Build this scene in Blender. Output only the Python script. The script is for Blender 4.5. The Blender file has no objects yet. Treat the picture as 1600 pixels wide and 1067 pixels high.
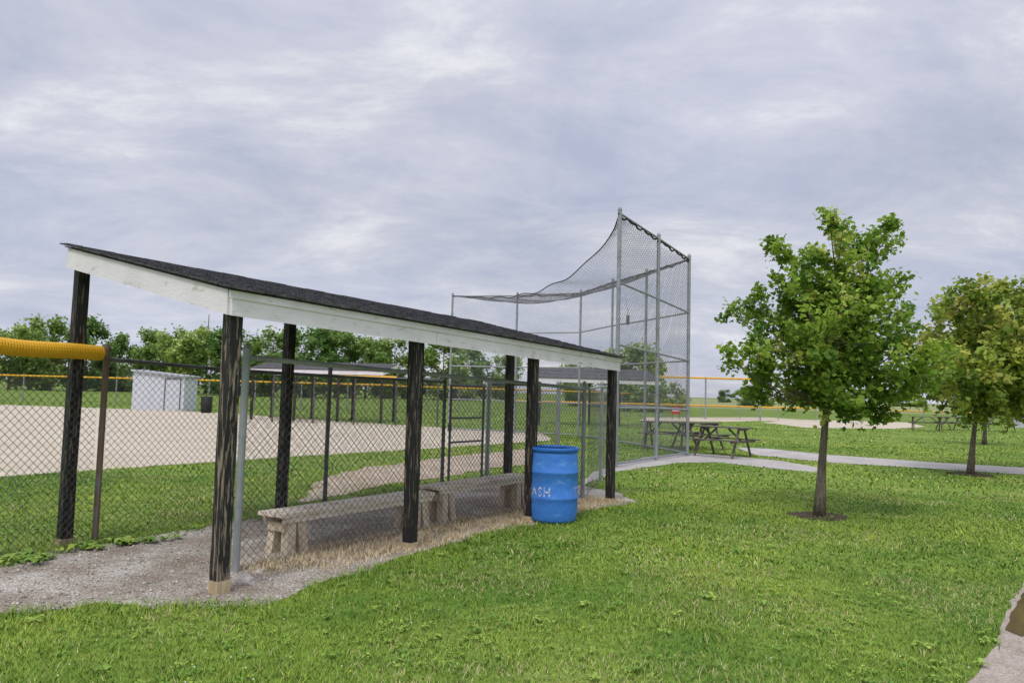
import bpy, bmesh, math, random
import numpy as np
from mathutils import Vector, Matrix, noise
random.seed(7); rng=np.random.default_rng(7)
scene=bpy.context.scene; COL=scene.collection
F=1150.0; EYE=1.6; PITCH=math.radians(3.95); ROLL=math.radians(1.5)
# ------------------------------------------------------------ camera
fw=Vector((0,math.cos(PITCH),math.sin(PITCH))); r0=Vector((1,0,0)); u0=Vector((0,-math.sin(PITCH),math.cos(PITCH)))
cr=r0*math.cos(ROLL)+u0*math.sin(ROLL); cu=-r0*math.sin(ROLL)+u0*math.cos(ROLL)
cd=bpy.data.cameras.new('camera'); cam=bpy.data.objects.new('camera',cd); COL.objects.link(cam)
m=Matrix((( cr.x,cu.x,-fw.x,0),(cr.y,cu.y,-fw.y,0),(cr.z,cu.z,-fw.z,EYE),(0,0,0,1)))
cam.matrix_world=m; cd.sensor_width=36; cd.lens=36*F/1600; cd.clip_end=6000; cd.clip_start=.05
scene.camera=cam
def ray(px,py): return fw+cr*((px-800)/F)+cu*((533.5-py)/F)
def G(px,py,z=0.0):
    d=ray(px,py); t=(z-EYE)/d.z; return Vector((d.x*t,d.y*t,z))
def P(px,py,Y):
    d=ray(px,py); t=Y/d.y; return Vector((d.x*t,Y,EYE+d.z*t))
def zat(px,py,Y): return P(px,py,Y).z
# ------------------------------------------------------------ tagging
def tag(o,label=None,cat=None,group=None,kind=None):
    if label: o['label']=label
    if cat: o['category']=cat
    if group: o['group']=group
    if kind: o['kind']=kind
    return o
def empty(name,loc,label=None,cat=None,group=None):
    o=bpy.data.objects.new(name,None); COL.objects.link(o); o.location=loc; o.empty_display_size=.2
    return tag(o,label,cat,group)
def wl(o):
    v=Vector((0,0,0))
    while o: v+=o.location; o=o.parent
    return v
# ------------------------------------------------------------ mesh builder
class MB:
    def __init__(s): s.v=[]; s.f=[]
    def add(s,vs,fs):
        o=len(s.v); s.v+=[tuple(v) for v in vs]; s.f+=[tuple(i+o for i in f) for f in fs]
    def hexa(s,b,t): s.add(list(b)+list(t),[(3,2,1,0),(4,5,6,7),(0,1,5,4),(1,2,6,5),(2,3,7,6),(3,0,4,7)])
    def box(s,c,sz,rz=0):
        x,y,z=[q/2 for q in sz]; ca,sa=math.cos(rz),math.sin(rz)
        def q(a,b,e): return (c[0]+a*ca-b*sa,c[1]+a*sa+b*ca,c[2]+e)
        s.hexa([q(-x,-y,-z),q(x,-y,-z),q(x,y,-z),q(-x,y,-z)],[q(-x,-y,z),q(x,-y,z),q(x,y,z),q(-x,y,z)])
    def beam(s,p0,p1,w,h,up=Vector((0,0,1))):
        p0=Vector(p0);p1=Vector(p1); d=(p1-p0).normalized()
        if abs(d.dot(up))>.98: up=Vector((0,1,0))
        r=d.cross(up).normalized(); u=r.cross(d).normalized()
        q=lambda p,a,b: p+r*a*w/2+u*b*h/2
        s.hexa([q(p0,-1,-1),q(p0,1,-1),q(p0,1,1),q(p0,-1,1)],[q(p1,-1,-1),q(p1,1,-1),q(p1,1,1),q(p1,-1,1)])
    def path(s,pts,r,n=8,cap=True):
        pts=[Vector(p) for p in pts]; k=len(pts)
        rs=r if isinstance(r,(list,tuple)) else [r]*k
        vs=[];fs=[]; ref=None
        for i,p in enumerate(pts):
            d=(pts[min(i+1,k-1)]-pts[max(i-1,0)]).normalized()
            if ref is None:
                ref=Vector((0,0,1)) if abs(d.z)<.9 else Vector((1,0,0))
            a=(ref-d*ref.dot(d)).normalized(); b=d.cross(a); ref=a
            for j in range(n):
                t=2*math.pi*j/n; vs.append(p+(a*math.cos(t)+b*math.sin(t))*rs[i])
        for i in range(k-1):
            for j in range(n):
                j2=(j+1)%n; fs.append((i*n+j,i*n+j2,(i+1)*n+j2,(i+1)*n+j))
        if cap: fs.append(tuple(range(n-1,-1,-1))); fs.append(tuple((k-1)*n+j for j in range(n)))
        s.add(vs,fs)
    def lathe(s,c,prof,n=32):
        vs=[];fs=[]
        for r,z in prof:
            for j in range(n):
                t=2*math.pi*j/n; vs.append((c[0]+r*math.cos(t),c[1]+r*math.sin(t),c[2]+z))
        for i in range(len(prof)-1):
            for j in range(n):
                j2=(j+1)%n; fs.append((i*n+j,i*n+j2,(i+1)*n+j2,(i+1)*n+j))
        s.add(vs,fs)
    def build(s,name,mat,parent=None,loc=None,smooth=False):
        off=wl(parent) if parent else (Vector(loc) if loc is not None else Vector((0,0,0)))
        me=bpy.data.meshes.new(name)
        me.from_pydata([(a-off.x,b-off.y,c-off.z) for a,b,c in s.v],[],s.f); me.update()
        if smooth: me.polygons.foreach_set('use_smooth',[True]*len(me.polygons))
        me.materials.append(mat); o=bpy.data.objects.new(name,me); COL.objects.link(o)
        if parent: o.parent=parent
        else: o.location=off
        return o
def scatter(name,tv,polys,T,R,cols,mat,parent=None):
    tv=np.array(tv,float); k=len(tv); N=len(T)
    V=np.einsum('nij,kj->nki',R,tv)+T[:,None,:]
    if parent: V=V-np.array(wl(parent))
    V=V.reshape(-1,3); fl=np.concatenate([np.array(p) for p in polys]); L=len(fl)
    loops=(fl[None,:]+(np.arange(N)*k)[:,None]).reshape(-1)
    st=np.cumsum([0]+[len(p) for p in polys])[:-1]
    starts=(st[None,:]+(np.arange(N)*L)[:,None]).reshape(-1)
    me=bpy.data.meshes.new(name); me.vertices.add(len(V)); me.vertices.foreach_set('co',V.astype(np.float32).ravel())
    me.loops.add(len(loops)); me.loops.foreach_set('vertex_index',loops.astype(np.int32))
    me.polygons.add(len(starts)); me.polygons.foreach_set('loop_start',starts.astype(np.int32))
    me.update(calc_edges=True); me.validate()
    a=me.color_attributes.new('Col','FLOAT_COLOR','POINT')
    c=np.ones((N,k,4),np.float32); c[:,:,:3]=cols[:,None,:]
    a.data.foreach_set('color',c.ravel())
    me.materials.append(mat); o=bpy.data.objects.new(name,me); COL.objects.link(o)
    if parent: o.parent=parent
    return o
# ------------------------------------------------------------ materials
def newmat(name):
    mt=bpy.data.materials.new(name); mt.use_nodes=True; nt=mt.node_tree; nt.nodes.clear()
    out=nt.nodes.new('ShaderNodeOutputMaterial'); b=nt.nodes.new('ShaderNodeBsdfPrincipled'); nt.links.new(b.outputs[0],out.inputs[0])
    return mt,nt,b,out
def mk(name,stops,scale=5,stretch=(1,1,1),rough=.8,metal=0,bump=.2,detail=6,bscale=None,dist=0.0,spec=.3,fine=None):
    mt,nt,b,out=newmat(name); N=nt.nodes.new; L=nt.links.new
    tc=N('ShaderNodeTexCoord'); mp=N('ShaderNodeMapping'); mp.inputs['Scale'].default_value=stretch; L(tc.outputs['Object'],mp.inputs[0])
    no=N('ShaderNodeTexNoise'); no.inputs['Scale'].default_value=scale; no.inputs['Detail'].default_value=detail; no.inputs['Roughness'].default_value=.65; no.inputs['Distortion'].default_value=dist
    L(mp.outputs[0],no.inputs['Vector'])
    cr_=N('ShaderNodeValToRGB'); e=cr_.color_ramp.elements
    while len(e)<len(stops): e.new(.5)
    for i,(p,c) in enumerate(stops): e[i].position=p; e[i].color=(*c,1)
    L(no.outputs['Fac'],cr_.inputs[0]); src=cr_.outputs[0]
    if fine:
        n3=N('ShaderNodeTexNoise'); n3.inputs['Scale'].default_value=fine[0]; n3.inputs['Detail'].default_value=2; L(tc.outputs['Object'],n3.inputs['Vector'])
        mr=N('ShaderNodeMapRange'); mr.inputs[1].default_value=.3; mr.inputs[2].default_value=.7; mr.inputs[3].default_value=1-fine[1]; mr.inputs[4].default_value=1+fine[1]; L(n3.outputs['Fac'],mr.inputs[0])
        mx=N('ShaderNodeVectorMath'); mx.operation='SCALE'; L(src,mx.inputs[0]); L(mr.outputs[0],mx.inputs['Scale']); src=mx.outputs[0]
    L(src,b.inputs['Base Color']); b.inputs['Roughness'].default_value=rough; b.inputs['Metallic'].default_value=metal
    b.inputs['Specular IOR Level'].default_value=spec
    if bump:
        n2=N('ShaderNodeTexNoise'); n2.inputs['Scale'].default_value=bscale or scale*3; n2.inputs['Detail'].default_value=2; L(mp.outputs[0],n2.inputs['Vector'])
        bp=N('ShaderNodeBump'); bp.inputs['Strength'].default_value=bump; bp.inputs['Distance'].default_value=.02; L(n2.outputs['Fac'],bp.inputs['Height']); L(bp.outputs[0],b.inputs['Normal'])
    return mt
def leafmat(name,trans=.3,var=.0,rough=.55):
    mt,nt,b,out=newmat(name); N=nt.nodes.new; L=nt.links.new
    a=N('ShaderNodeAttribute'); a.attribute_name='Col'; src=a.outputs['Color']
    if var:
        oi=N('ShaderNodeObjectInfo'); hs=N('ShaderNodeHueSaturation'); mr=N('ShaderNodeMapRange'); mr.inputs[3].default_value=.5-var*.02; mr.inputs[4].default_value=.5+var*.025
        L(oi.outputs['Random'],mr.inputs[0]); L(mr.outputs[0],hs.inputs['Hue']); L(src,hs.inputs['Color'])
        m2=N('ShaderNodeMapRange'); m2.inputs[3].default_value=1+var*.25; m2.inputs[4].default_value=1-var*.25; L(oi.outputs['Random'],m2.inputs[0]); L(m2.outputs[0],hs.inputs['Value']); src=hs.outputs[0]
    L(src,b.inputs['Base Color']); b.inputs['Roughness'].default_value=rough; b.inputs['Specular IOR Level'].default_value=.25
    if trans:
        t=N('ShaderNodeBsdfTranslucent'); L(src,t.inputs[0]); mx=N('ShaderNodeMixShader'); mx.inputs[0].default_value=trans
        L(b.outputs[0],mx.inputs[1]); L(t.outputs[0],mx.inputs[2]); L(mx.outputs[0],out.inputs[0])
    return mt
Mt={}
Mt['ground']=mk('grass_ground',[(.3,(.1,.17,.025)),(.5,(.15,.23,.035)),(.7,(.24,.28,.07))],scale=.35,bump=0,detail=7,fine=(14,.3),rough=.95,spec=.1)
Mt['gravel']=mk('gravel',[(.3,(.27,.215,.165)),(.48,(.38,.33,.27)),(.66,(.57,.53,.47))],scale=1.6,bump=1.0,bscale=60,detail=6,fine=(55,.6),rough=.95,spec=.1)
Mt['infield']=mk('infield_dirt',[(.3,(.47,.4,.3)),(.7,(.58,.51,.4))],scale=.3,stretch=(1,3,1),bump=0,fine=(6,.1),rough=.95,spec=.1)
Mt['dirt']=mk('dirt',[(.3,(.36,.28,.2)),(.7,(.5,.42,.32))],scale=1.2,bump=.4,bscale=30,fine=(20,.2),rough=.95,spec=.1)
Mt['soil']=mk('soil',[(.3,(.05,.04,.03)),(.7,(.13,.1,.07))],scale=12,bump=1,bscale=40,rough=.95,spec=.1)
Mt['concrete']=mk('concrete',[(.3,(.36,.33,.3)),(.7,(.5,.47,.44))],scale=1.3,bump=0,fine=(40,.12),rough=.9,spec=.2)
Mt['pavement']=mk('pavement',[(.3,(.3,.24,.19)),(.7,(.45,.39,.33))],scale=3,bump=.5,bscale=80,fine=(60,.3),rough=.9,spec=.2)
Mt['water']=mk('puddle_water',[(.3,(.1,.07,.04)),(.7,(.16,.11,.06))],scale=3,bump=0,rough=.06,spec=.5)
Mt['crop']=mk('crop_field',[(.3,(.22,.27,.11)),(.7,(.32,.32,.18))],scale=.02,stretch=(1,4,1),bump=0,rough=1,spec=0)
Mt['post']=mk('peeling_black_paint',[(.0,(.014,.014,.015)),(.555,(.022,.021,.021)),(.59,(.16,.13,.1)),(.8,(.4,.32,.22))],scale=19,stretch=(2.6,2.6,.22),bump=.6,detail=8,rough=.65,dist=.35)
Mt['postw']=mk('badly_peeled_black_paint',[(.0,(.014,.014,.015)),(.52,(.024,.023,.023)),(.55,(.2,.16,.12)),(.75,(.46,.38,.27))],scale=19,stretch=(2.4,2.4,.2),bump=.6,detail=8,rough=.65,dist=.35)
Mt['rawwood']=mk('bare_post_wood',[(.3,(.36,.27,.16)),(.7,(.58,.48,.3))],scale=10,stretch=(3,3,.5),bump=.4)
Mt['white']=mk('weathered_white_paint',[(.0,(.86,.82,.86)),(.59,(.8,.76,.8)),(.66,(.6,.56,.53)),(.8,(.38,.33,.28))],scale=5,stretch=(1,1,3),bump=.15,detail=8,rough=.6,fine=(5,.05))
Mt['shingle']=mk('asphalt_shingle',[(.3,(.045,.045,.05)),(.7,(.16,.158,.162))],scale=7,bump=.8,bscale=120,fine=(70,.5),rough=.95,spec=.15)
Mt['wire']=mk('galvanised_wire',[(.3,(.08,.08,.078)),(.7,(.16,.16,.155))],scale=8,bump=0,rough=.6,metal=.3,detail=1)
Mt['wirel']=mk('galvanised_wire_light',[(.3,(.15,.155,.16)),(.7,(.25,.255,.26))],scale=3,bump=0,rough=.6,metal=.3,detail=1)
Mt['steel']=mk('galvanised_steel',[(.3,(.26,.27,.28)),(.7,(.4,.42,.44))],scale=6,stretch=(1,1,.6),bump=.1,rough=.5,metal=.4)
Mt['dsteel']=mk('dull_dark_steel',[(.3,(.09,.09,.092)),(.7,(.2,.2,.2))],scale=6,bump=.1,rough=.6,metal=.3)
Mt['rust']=mk('rusty_steel',[(.35,(.24,.24,.24)),(.5,(.2,.15,.12)),(.7,(.2,.1,.055))],scale=5,stretch=(1,1,.5),bump=.2,rough=.75,metal=.2)
Mt['yellow']=mk('yellow_plastic',[(.3,(.66,.33,.012)),(.7,(.8,.45,.02))],scale=3,bump=.05,rough=.5)
Mt['bluep']=mk('blue_plastic',[(.3,(.045,.19,.64)),(.6,(.07,.25,.72)),(.68,(.16,.36,.78)),(.8,(.32,.5,.82))],scale=6,stretch=(1,1,2.2),bump=.06,rough=.45,detail=9,fine=(30,.06))
Mt['bluerim']=mk('blue_plastic_rim',[(.3,(.015,.11,.42)),(.7,(.035,.18,.56))],scale=8,bump=.05,rough=.45)
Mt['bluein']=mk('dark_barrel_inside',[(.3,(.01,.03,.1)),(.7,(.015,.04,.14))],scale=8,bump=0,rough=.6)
Mt['letter']=mk('worn_white_paint',[(.0,(.76,.79,.83)),(.47,(.7,.75,.82)),(.52,(.2,.36,.76)),(1,(.07,.25,.72))],scale=34,bump=0,rough=.7,detail=6)
Mt['bench']=mk('weathered_tan_wood',[(.3,(.54,.44,.34)),(.5,(.77,.67,.55)),(.7,(.88,.81,.7))],scale=7,stretch=(.6,.6,6),bump=.4,detail=7,rough=.85,fine=(40,.18))
Mt['benchl']=mk('aged_leg_wood',[(.3,(.46,.36,.25)),(.7,(.76,.65,.49))],scale=8,stretch=(2,2,.6),bump=.4,rough=.9)
Mt['brown']=mk('brown_weathered_timber',[(.3,(.07,.06,.055)),(.7,(.2,.17,.15))],scale=8,bump=.3,rough=.9)
Mt['bark']=mk('bark',[(.3,(.11,.085,.065)),(.5,(.2,.165,.13)),(.7,(.32,.28,.24))],scale=16,stretch=(2,2,.35),bump=.9,detail=6,rough=.95,spec=.1)
Mt['net']=mk('netting',[(.3,(.09,.09,.095)),(.7,(.16,.16,.165))],scale=5,bump=0,rough=.8,detail=1)
Mt['rope']=mk('black_rope',[(.3,(.012,.012,.013)),(.7,(.03,.03,.03))],scale=20,bump=0,rough=.9)
Mt['shedw']=mk('shed_metal',[(.3,(.58,.6,.66)),(.7,(.68,.7,.75))],scale=2,stretch=(3,3,.4),bump=0,rough=.5)
Mt['shedr']=mk('shed_roof',[(.3,(.4,.42,.46)),(.7,(.5,.52,.56))],scale=2,bump=0,rough=.5)
Mt['dark']=mk('dark_plastic',[(.3,(.015,.015,.016)),(.7,(.03,.03,.03))],scale=5,bump=0,rough=.6)
Mt['red']=mk('red_sign',[(.3,(.5,.02,.02)),(.7,(.6,.03,.03))],scale=5,bump=0,rough=.5)
Mt['signw']=mk('sign_white',[(.3,(.7,.7,.7)),(.7,(.8,.8,.8))],scale=5,bump=0,rough=.5)
Mt['stone']=mk('limestone',[(.3,(.42,.38,.33)),(.7,(.62,.58,.52))],scale=12,bump=.6,rough=.95)
Mt['grassb']=leafmat('grass_blade',.0); Mt['leaf']=leafmat('maple_leaf',.42); Mt['farleaf']=leafmat('far_leaf',.35,var=1.0)
Mt['pebble']=leafmat('pebble',0.0,rough=.9)
# ------------------------------------------------------------ world + sun
w=bpy.data.worlds.new('World'); scene.world=w; w.use_nodes=True; nt=w.node_tree; N=nt.nodes.new; L=nt.links.new
bg=nt.nodes['Background']
sky=N('ShaderNodeTexSky'); sky.sky_type='NISHITA'; sky.sun_disc=False; sky.sun_elevation=math.radians(52); sky.sun_rotation=math.radians(200)
sks=N('ShaderNodeVectorMath'); sks.operation='SCALE'; sks.inputs['Scale'].default_value=.1; L(sky.outputs[0],sks.inputs[0])
tc=N('ShaderNodeTexCoord'); sx=N('ShaderNodeSeparateXYZ'); L(tc.outputs['Generated'],sx.inputs[0])
zc=N('ShaderNodeMath'); zc.operation='MAXIMUM'; L(sx.outputs[2],zc.inputs[0]); zc.inputs[1].default_value=0
za=N('ShaderNodeMath'); za.operation='ADD'; L(zc.outputs[0],za.inputs[0]); za.inputs[1].default_value=.24
dx=N('ShaderNodeMath'); dx.operation='DIVIDE'; L(sx.outputs[0],dx.inputs[0]); L(za.outputs[0],dx.inputs[1])
dy=N('ShaderNodeMath'); dy.operation='DIVIDE'; L(sx.outputs[1],dy.inputs[0]); L(za.outputs[0],dy.inputs[1])
cb=N('ShaderNodeCombineXYZ'); L(dx.outputs[0],cb.inputs[0]); L(dy.outputs[0],cb.inputs[1])
mp=N('ShaderNodeMapping'); mp.inputs['Rotation'].default_value=(0,0,math.radians(-14)); mp.inputs['Scale'].default_value=(.85,1.2,1); mp.inputs['Location'].default_value=(3.1,1.4,0); L(cb.outputs[0],mp.inputs[0])
n1=N('ShaderNodeTexNoise'); n1.inputs['Scale'].default_value=1.7; n1.inputs['Detail'].default_value=9; n1.inputs['Roughness'].default_value=.66; n1.inputs['Distortion'].default_value=.35; L(mp.outputs[0],n1.inputs['Vector'])
r1=N('ShaderNodeValToRGB'); e=r1.color_ramp.elements
for i,(p,c) in enumerate([(.33,(.47,.505,.65)),(.45,(.55,.575,.7)),(.56,(.64,.655,.75)),(.68,(.84,.845,.89))]):
    if i>=2: e.new(p)
    e[i].position=p; e[i].color=(*c,1)
L(n1.outputs['Fac'],r1.inputs[0])
n2=N('ShaderNodeTexNoise'); n2.inputs['Scale'].default_value=.6; n2.inputs['Detail'].default_value=2; L(mp.outputs[0],n2.inputs['Vector'])
mr=N('ShaderNodeMapRange'); mr.inputs[1].default_value=.33; mr.inputs[2].default_value=.67; mr.inputs[3].default_value=.92; mr.inputs[4].default_value=1.08; L(n2.outputs['Fac'],mr.inputs[0])
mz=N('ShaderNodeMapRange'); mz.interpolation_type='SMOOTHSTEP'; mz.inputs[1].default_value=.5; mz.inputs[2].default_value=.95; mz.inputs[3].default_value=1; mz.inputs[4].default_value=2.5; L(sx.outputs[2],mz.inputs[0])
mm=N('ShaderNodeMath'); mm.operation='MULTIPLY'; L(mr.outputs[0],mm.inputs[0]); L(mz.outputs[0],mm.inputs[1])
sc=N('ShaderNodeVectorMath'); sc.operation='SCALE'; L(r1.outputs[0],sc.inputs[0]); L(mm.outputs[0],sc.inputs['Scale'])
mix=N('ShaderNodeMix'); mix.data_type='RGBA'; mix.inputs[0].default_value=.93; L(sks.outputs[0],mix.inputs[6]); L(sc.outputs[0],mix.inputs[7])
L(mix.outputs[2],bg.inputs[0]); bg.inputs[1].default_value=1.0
sd=bpy.data.lights.new('sun','SUN'); sd.energy=1.5; sd.angle=math.radians(14); sd.color=(1,.96,.9)
so=bpy.data.objects.new('sun',sd); COL.objects.link(so)
az=math.radians(200); el=math.radians(52)
sv=Vector((math.sin(az)*math.cos(el),math.cos(az)*math.cos(el),math.sin(el)))
so.rotation_euler=sv.to_track_quat('Z','Y').to_euler(); so.location=(0,-10,20)
scene.view_settings.view_transform='Standard'; scene.view_settings.look='None'; scene.view_settings.exposure=0
# ------------------------------------------------------------ ground
g=MB(); S=3000; g.add([(-S,-60,0),(S,-60,0),(S,S,0),(-S,S,0)],[(0,1,2,3)])
tag(g.build('ground',Mt['ground']),kind='structure')
EXC=[]
def sheet(name,px,z,mat,jit=.05,step=.12,excl=True,world=None):
    pts=world or [G(*p).to_2d() for p in px]; out=[]
    for i,a in enumerate(pts):
        b=pts[(i+1)%len(pts)]; Ln=(b-a).length; st=max(step,step*(a.length/9)); n=max(1,min(150,int(Ln/st)))
        nn=Vector((-(b-a).y,(b-a).x)).normalized() if Ln>0 else Vector((0,0))
        for k in range(n):
            q=a.lerp(b,k/n); j=jit*min(4,max(1,q.length/12))
            q=q+nn*(noise.noise(Vector((q.x*2.2,q.y*2.2,z*90)))*j*2.0+noise.noise(Vector((q.x*9,q.y*9,4)))*j)
            out.append(q)
    bm=bmesh.new(); vs=[bm.verts.new((q.x,q.y,z)) for q in out]; f=bm.faces.new(vs)
    f.normal_update()
    if f.normal.z<0: f.normal_flip()
    bmesh.ops.triangulate(bm,faces=[f]); me=bpy.data.meshes.new(name); bm.to_mesh(me); bm.free()
    me.materials.append(mat); o=bpy.data.objects.new(name,me); COL.objects.link(o); tag(o,kind='structure')
    if excl: EXC.append(np.array([(q.x,q.y) for q in out]))
    return o
gravpx=[(-250,920),(0,886),(100,860),(160,848),(250,838),(330,822),(440,802),(560,786),(700,764),(800,752),(870,748),(915,760),(975,772),(992,786),(900,801),(830,820),(760,835),(700,850),(620,872),(540,898),(470,922),(420,940),(300,948),(150,947),(0,960),(-250,995)]
sheet('gravel',gravpx,.004,Mt['gravel'],jit=.07)
sheet('infield',[(-500,775),(0,745),(170,733),(330,722),(480,712),(640,703),(800,692),(865,688),(845,677),(640,665),(500,656),(310,643),(0,632),(-500,620)],.004,Mt['infield'],jit=.05,step=.3)
sheet('dirt',[(470,786),(570,764),(700,743),(790,729),(860,722),(900,706),(830,701),(700,714),(580,730),(500,748)],.008,Mt['dirt'],jit=.08)
sheet('path',[(1010,714),(1085,708),(1150,713),(1220,720),(1290,732),(1284,739),(1200,731),(1120,722),(1060,723),(960,737),(905,760),(925,738),(975,722)],.004,Mt['concrete'],jit=.01)
sheet('path',[(1150,699),(1200,701),(1300,711),(1450,722),(1620,732),(1800,738),(1800,752),(1620,743),(1450,732),(1300,723),(1180,711)],.008,Mt['concrete'],jit=.01)
sheet('pavement',[(1640,870),(1600,912),(1578,950),(1566,990),(1532,1040),(1505,1075),(1480,1130),(1800,1130),(1800,870)],.004,Mt['pavement'],jit=.02)
sheet('puddle',[(1605,922),(1583,952),(1576,985),(1592,994),(1640,985),(1660,925)],.008,Mt['water'],jit=.02,excl=False)
sheet('infield',[(1190,660),(1240,655),(1420,660),(1440,666),(1400,670),(1260,668)],.004,Mt['infield'],jit=.05,step=.4)
sheet('infield',[(1010,652),(1200,652),(1260,656),(1150,659),(1000,657)],.008,Mt['infield'],jit=.05,step=.4)
sheet('field',None,.004,Mt['crop'],jit=0,step=30,excl=False,world=[Vector((20,110)),Vector((900,110)),Vector((1500,900)),Vector((60,900))])
T1=G(1280,807); T2=G(1516,741); T3=G(1538,694)
sheet('soil',None,.012,Mt['soil'],jit=.05,world=[Vector((T1.x+.36*math.cos(a)*(1+.15*math.sin(3*a)),T1.y+.4*math.sin(a))) for a in np.linspace(0,2*math.pi,20)[:-1]])
sheet('soil',None,.012,Mt['soil'],jit=.03,world=[Vector((T2.x+.45*math.cos(a),T2.y+.5*math.sin(a))) for a in np.linspace(0,2*math.pi,20)[:-1]])
def inside(pts,poly):
    x,y=pts[:,0],pts[:,1]; r=np.zeros(len(pts),bool); n=len(poly)
    mnx,mny=poly.min(0); mxx,mxy=poly.max(0)
    idx=np.where((x>mnx)&(x<mxx)&(y>mny)&(y<mxy))[0]; x=x[idx]; y=y[idx]; c=np.zeros(len(idx),bool)
    for i in range(n):
        x1,y1=poly[i]; x2,y2=poly[(i+1)%n]
        if y1==y2: continue
        cond=((y1>y)!=(y2>y))&(x<(x2-x1)*(y-y1)/(y2-y1)+x1); c^=cond
    r[idx]=c; return r
def vnoise(p,s,seed):
    r=np.random.default_rng(seed).random((64,64)); q=p/s; i=np.floor(q).astype(int); f=q-i; f=f*f*(3-2*f)
    a=lambda u,v: r[(i[:,0]+u)%64,(i[:,1]+v)%64]
    return (a(0,0)*(1-f[:,0])+a(1,0)*f[:,0])*(1-f[:,1])+(a(0,1)*(1-f[:,0])+a(1,1)*f[:,0])*f[:,1]
def rotz(th,sx,sy,sz):
    R=np.zeros((len(th),3,3)); c,s=np.cos(th),np.sin(th)
    R[:,0,0]=c*sx;R[:,0,1]=-s*sy;R[:,1,0]=s*sx;R[:,1,1]=c*sy;R[:,2,2]=sz; return R
def sample(z0,z1,n):
    z=np.sqrt(rng.random(n)*(z1*z1-z0*z0)+z0*z0); x=(rng.random(n)*2-1)*(z*.76+.4); return np.stack([x,z],1)
ptsl=[];hl=[];wl_=[]
for z0,z1,n,h,wd in [(3.3,7,160000,.024,.0045),(7,13,150000,.026,.009),(13,28,80000,.032,.022),(28,60,20000,.04,.055)]:
    p=sample(z0,z1,n); keep=np.ones(n,bool)
    for poly in EXC: keep&=~inside(p,poly)
    thin=(vnoise(p,.28,31)<.16)&(rng.random(n)<.5); keep&=~thin
    p=p[keep]; ptsl.append(p); hh=h*(.45+1.1*rng.random(len(p)))*(.6+.8*vnoise(p,.35,3)); hl.append(hh); wl_.append(np.full(len(p),wd)*(.7+.6*rng.random(len(p))))
p=np.concatenate(ptsl); h=np.concatenate(hl); wd=np.concatenate(wl_); n=len(p)
T=np.zeros((n,3)); T[:,:2]=p
big=vnoise(p,1.9,11)*.45+vnoise(p,.6,12)*.35+vnoise(p,.22,13)*.2; rv=rng.random(n)
ca=np.array([.095,.21,.018]); cb_=np.array([.29,.38,.045]); k=np.clip(big*2.2-.6+.3*(rv-.5),0,1)[:,None]
cols=ca*(1-k)+cb_*k; straw=(rng.random(n)<(.05+.18*(vnoise(p,.7,15)>.64)))[:,None]; cols=np.where(straw,np.array([.48,.42,.2]),cols); cols*=(.72+.6*rng.random(n))[:,None]
BL=[(-.5,0,0),(.5,0,0),(-.38,.3,.55),(.38,.3,.55),(0,.85,1)]; BP=[[0,1,3,2],[2,3,4]]
o=scatter('grass',BL,BP,T,rotz(rng.random(n)*6.283,wd,h*1.5,h),cols,Mt['grassb']); tag(o,kind='stuff')
def tufts(name,cent,rad,per,h,wd,c1,c2,mat='grassb'):
    c=np.repeat(np.array(cent),per,0); n=len(c); T=np.zeros((n,3)); T[:,:2]=c+rng.normal(0,rad,(n,2))
    hh=h*(.5+rng.random(n)); k=rng.random(n)[:,None]; cols=np.array(c1)*(1-k)+np.array(c2)*k
    o=scatter(name,BL,BP,T,rotz(rng.random(n)*6.283,wd*(.7+.6*rng.random(n)),hh*1.2,hh),cols,Mt[mat]); return tag(o,kind='stuff')
cent=[]
for a,b,k in [((0,962),(300,950),26),((300,950),(420,944),12),((470,926),(830,822),60),((0,884),(100,860),14),((100,858),(330,822),34),((330,822),(800,752),40),((900,803),(990,788),14)]:
    A_=G(*a);B_=G(*b)
    for i in range(k):
        q=A_.lerp(B_,random.random()); cent.append((q.x+random.gauss(0,.06),q.y+random.gauss(0,.06)))
for i in range(420):
    Y=random.uniform(3.5,13); q=Vector((random.uniform(-.74,.74)*Y,Y))
    if not inside(np.array([[q.x,q.y]]),EXC[0])[0] and not inside(np.array([[q.x,q.y]]),EXC[5])[0]: cent.append((q.x,q.y))
tufts('grass_tufts',cent,.06,26,.042,.006,(.09,.21,.02),(.29,.39,.06))
# ------------------------------------------------------------ dugout frame
Bp=G(342,926).to_2d(); Gp=G(953,785).to_2d(); Ap=G(105,851).to_2d()
D=(Gp-Bp); LEN=D.length; D.normalize(); PV=Vector((-D.y,D.x)); WID=(Ap-Bp).dot(PV)
def chain(mb,p0,p1,z0,z1,pitch=.075,r=.0022,wave=0.0,sub=False):
    p0=Vector((p0[0],p0[1]));p1=Vector((p1[0],p1[1])); Ln=(p1-p0).length; d=(p1-p0)/Ln; nn=Vector((-d.y,d.x)); H=z1-z0
    def Q(u,v,o):
        b=wave*math.sin(u*1.9+1)*math.sin(v*2.6+.7) if wave else 0
        q=p0+d*u+nn*(o+b); return (q.x,q.y,z0+v)
    K=int((Ln+H)/pitch)+2
    for s_ in (1,-1):
        for k in range(K):
            c=k*pitch-(H if s_==1 else 0)
            if s_==1: v0=max(0,-c); v1=min(H,Ln-c)
            else: v0=max(0,c-Ln); v1=min(H,c)
            if v1-v0<.01: continue
            if sub:
                m_=max(1,int((v1-v0)/(pitch*2))); pp=[Q(c+s_*(v0+(v1-v0)*i/m_),v0+(v1-v0)*i/m_,s_*r) for i in range(m_+1)]
            else: pp=[Q(c+s_*v0,v0,s_*r),Q(c+s_*v1,v1,s_*r)]
            mb.path(pp,r,3,cap=False)
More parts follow.
